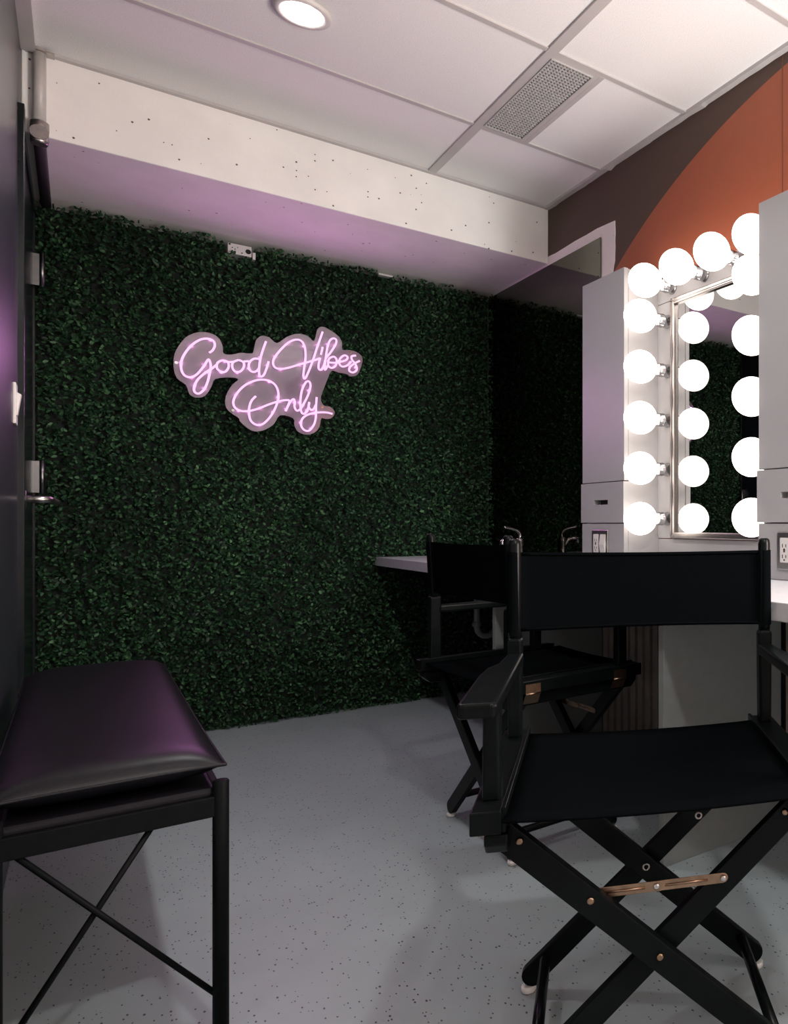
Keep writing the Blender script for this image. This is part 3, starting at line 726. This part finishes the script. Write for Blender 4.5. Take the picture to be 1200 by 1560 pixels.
# seat canvas
b = MB(); n = 16; m = 12; vs = []
for q, dz in ((0, .0016), (1, -.0016)):
    for j in range(m+1):
        for i in range(n+1):
            s_ = -1+2*i/n; t_ = j/m; y = -.226+.462*t_
            z = .496-.006*(1-s_*s_)-.003*(1-(2*t_-1)**2)+dz-(.004 if j in (0, m) else 0)*0
            vs.append((s_*.233, y, z))
K = (n+1)*(m+1); fs = []
for q in (0, 1):
    for j in range(m):
        for i in range(n):
            a = q*K+j*(n+1)+i; fs.append((a, a+1, a+n+2, a+n+1) if q == 0 else (a+n+1, a+n+2, a+1, a))
for i in range(n): fs += [(i, K+i, K+i+1, i+1), (m*(n+1)+i+1, K+m*(n+1)+i+1, K+m*(n+1)+i, m*(n+1)+i)]
for j in range(m): a = j*(n+1); fs += [(a+n+1, K+a+n+1, K+a, a), (a+n, K+a+n, K+a+2*n+1, a+2*n+1)]
b.add(vs, fs, True); so = b.build('seat_canvas', M['canvas'], ch)
MB().tube([(s_*.232, .235, .4955-.006*(1-s_*s_)) for s_ in [-1+2*i/16 for i in range(17)]], .003, 8).build('hem', M['canvas'], so)
# back canvas: sleeves round the posts, slack panel between, seams beside the sleeves
def back_outline(z):
    k = (z-.70)/.19; px = HW+.001+.001*k; py = -.191-.010*k
    f, r_ = [], []
    R = .0150
    for i in range(25):
        s_ = -1+2*i/24; x = s_*(px-R*.9); bow = -.014*(1-s_*s_)*(1.0-.25*k)
        f.append((x, py+bow+.0025)); r_.append((x, py+bow-.0025))
    right = [(px+R*math.cos(a), py+R*math.sin(a)*.95) for a in [PI*.62-(PI*1.24)*k2/10 for k2 in range(11)]]
    left = [(-x, y) for x, y in right][::-1]
    return f+right+r_[::-1]+left
zs = [.713, .7155, .73, .76, .79, .82, .85, .868, .8715, .873]
vs = []; L_ = None
for i, z in enumerate(zs):
    o_ = back_outline(z); L_ = len(o_)
    for x, y in o_: vs.append((x, y, z-(.003*(1-(x/HW)**2) if i > 4 else -.002*(1-(x/HW)**2))))
fs = [(i*L_+k, i*L_+(k+1) % L_, (i+1)*L_+(k+1) % L_, (i+1)*L_+k) for i in range(len(zs)-1) for k in range(L_)]
b = MB().add(vs, fs, True)
bc = b.build('back_canvas', M['canvas'], ch)
for z in (.7175, .869):
    o_ = back_outline(z)[:25]
    MB().tube([(x, y+.001, z-(.003 if z > .8 else -.002)*(1-(x/HW)**2)) for x, y in o_], .0028, 6).build('hem', M['canvas'], bc)
ch2 = copy_tree(ch)
ch.location = (.772, 1.152, 0); ch.rotation_euler = (0, 0, math.radians(150.5))
ch2.location = (1.03, 2.207, 0); ch2.rotation_euler = (0, 0, math.radians(-87))
ch2['label'] = 'farther black canvas director chair drawn up to the counter near the sink'

# ------------------------------------------------------------------ camera
cam = bpy.data.cameras.new('camera'); co = bpy.data.objects.new('camera', cam); COL.objects.link(co)
cam.sensor_fit = 'HORIZONTAL'; cam.sensor_width = 36; cam.lens = 36*F_/1200
cam.shift_x = -570/1200; cam.shift_y = 18/1200
cam.clip_start = .02
co.location = (0, 0, .93); co.rotation_euler = (PI/2, 0, -th_)
S.camera = co

# ------------------------------------------------------------------ light
def area(name, loc, sx, sy, power, col, rot=(0, 0, 0), spread=180):
    l = bpy.data.lights.new(name, 'AREA'); l.shape = 'RECTANGLE'; l.size = sx; l.size_y = sy; l.energy = power; l.color = col; l.spread = math.radians(spread)
    o = bpy.data.objects.new(name, l); COL.objects.link(o); o.location = loc; o.rotation_euler = rot; return o
def spot(name, loc, power, col, size=150, blend=.6, rad=.055):
    l = bpy.data.lights.new(name, 'SPOT'); l.energy = power; l.color = col; l.spot_size = math.radians(size); l.spot_blend = blend; l.shadow_soft_size = rad
    o = bpy.data.objects.new(name, l); COL.objects.link(o); o.location = loc; return o
def point(name, loc, power, col, rad):
    l = bpy.data.lights.new(name, 'POINT'); l.energy = power; l.color = col; l.shadow_soft_size = rad
    o = bpy.data.objects.new(name, l); COL.objects.link(o); o.location = loc; return o
spot('downlight_beam', (.505, 2.655, H-.03), 38, (1, .98, .96))
spot('downlight_beam', (.505, .05, H-.03), 92, (1, .96, .91), size=170, blend=.4)
spot('downlight_beam', (-1.10, .35, H-.03), 14, (1, .98, .95), size=174, blend=.3)
downlight(-1.10, .35, 'round lit ceiling downlight in the wider part of the room behind the camera')
spot('downlight_beam', (.505, 1.36, H-.03), 14, (1, .98, .96))  # added out of view to light the floor round the nearer chair
downlight(.505, 1.36, 'added ceiling downlight out of view, between the other two')
downlight(.505, .05, 'round lit ceiling downlight above the camera end of the room')
# added point lights out of frame, standing in for an unbuilt lighted mirror
for y in (-.35, .05, .45):
    for z, e in ((1.10, 23), (1.34, 20), (1.58, 17)): point('unseen_vanity_fill', (1.58, y, z), e, (1, 1, .97), .12)
# the sign throws its pink light forward into the room
segs = []
for fn, pts in strokes:
    q = cat_rom([(fn(p_, TY).x, TY-.0055, fn(p_, TY).z) for p_ in pts], 3)
    acc = 0
    for a_, b_ in zip(q[:-1], q[1:]):
        acc += (b_-a_).length
        if acc > .075: segs.append((a_, b_)); acc = 0
for a_, b_ in segs:
    l = bpy.data.lights.new('neon_light', 'AREA'); l.shape = 'RECTANGLE'; l.size = .035; l.size_y = .007
    l.energy = 3.1/len(segs); l.color = (1, .36, .95)
    o = bpy.data.objects.new('neon_light', l); COL.objects.link(o); o.location = (a_+b_)/2
    X_ = (b_-a_).normalized(); Z_ = Vector((0, 1, 0)); Y_ = Z_.cross(X_)
    o.rotation_euler = Matrix((X_, Y_, Z_)).transposed().to_euler()
    # the tubes also glow backwards into the acrylic sheet they are glued on
    l = bpy.data.lights.new('neon_backlight', 'POINT'); l.energy = 1.5/len(segs); l.color = (1, .34, .92); l.shadow_soft_size = .002
    o = bpy.data.objects.new('neon_backlight', l); COL.objects.link(o); o.location = (a_+b_)/2+Vector((0, SY-.003-(TY-.0055), 0))
wd = bpy.data.worlds.new('world'); S.world = wd; wd.use_nodes = True
wd.node_tree.nodes['Background'].inputs[0].default_value = (.5, .55, .6, 1); wd.node_tree.nodes['Background'].inputs[1].default_value = .02
vs_ = S.view_settings; vs_.view_transform = 'Standard'; vs_.look = 'None'; vs_.exposure = 0.0; vs_.gamma = 1; vs_.use_curve_mapping = False
S.cycles.max_bounces = 10; S.cycles.diffuse_bounces = 5; S.cycles.glossy_bounces = 5
S.cycles.sample_clamp_indirect = 4.0; S.cycles.use_denoising = True
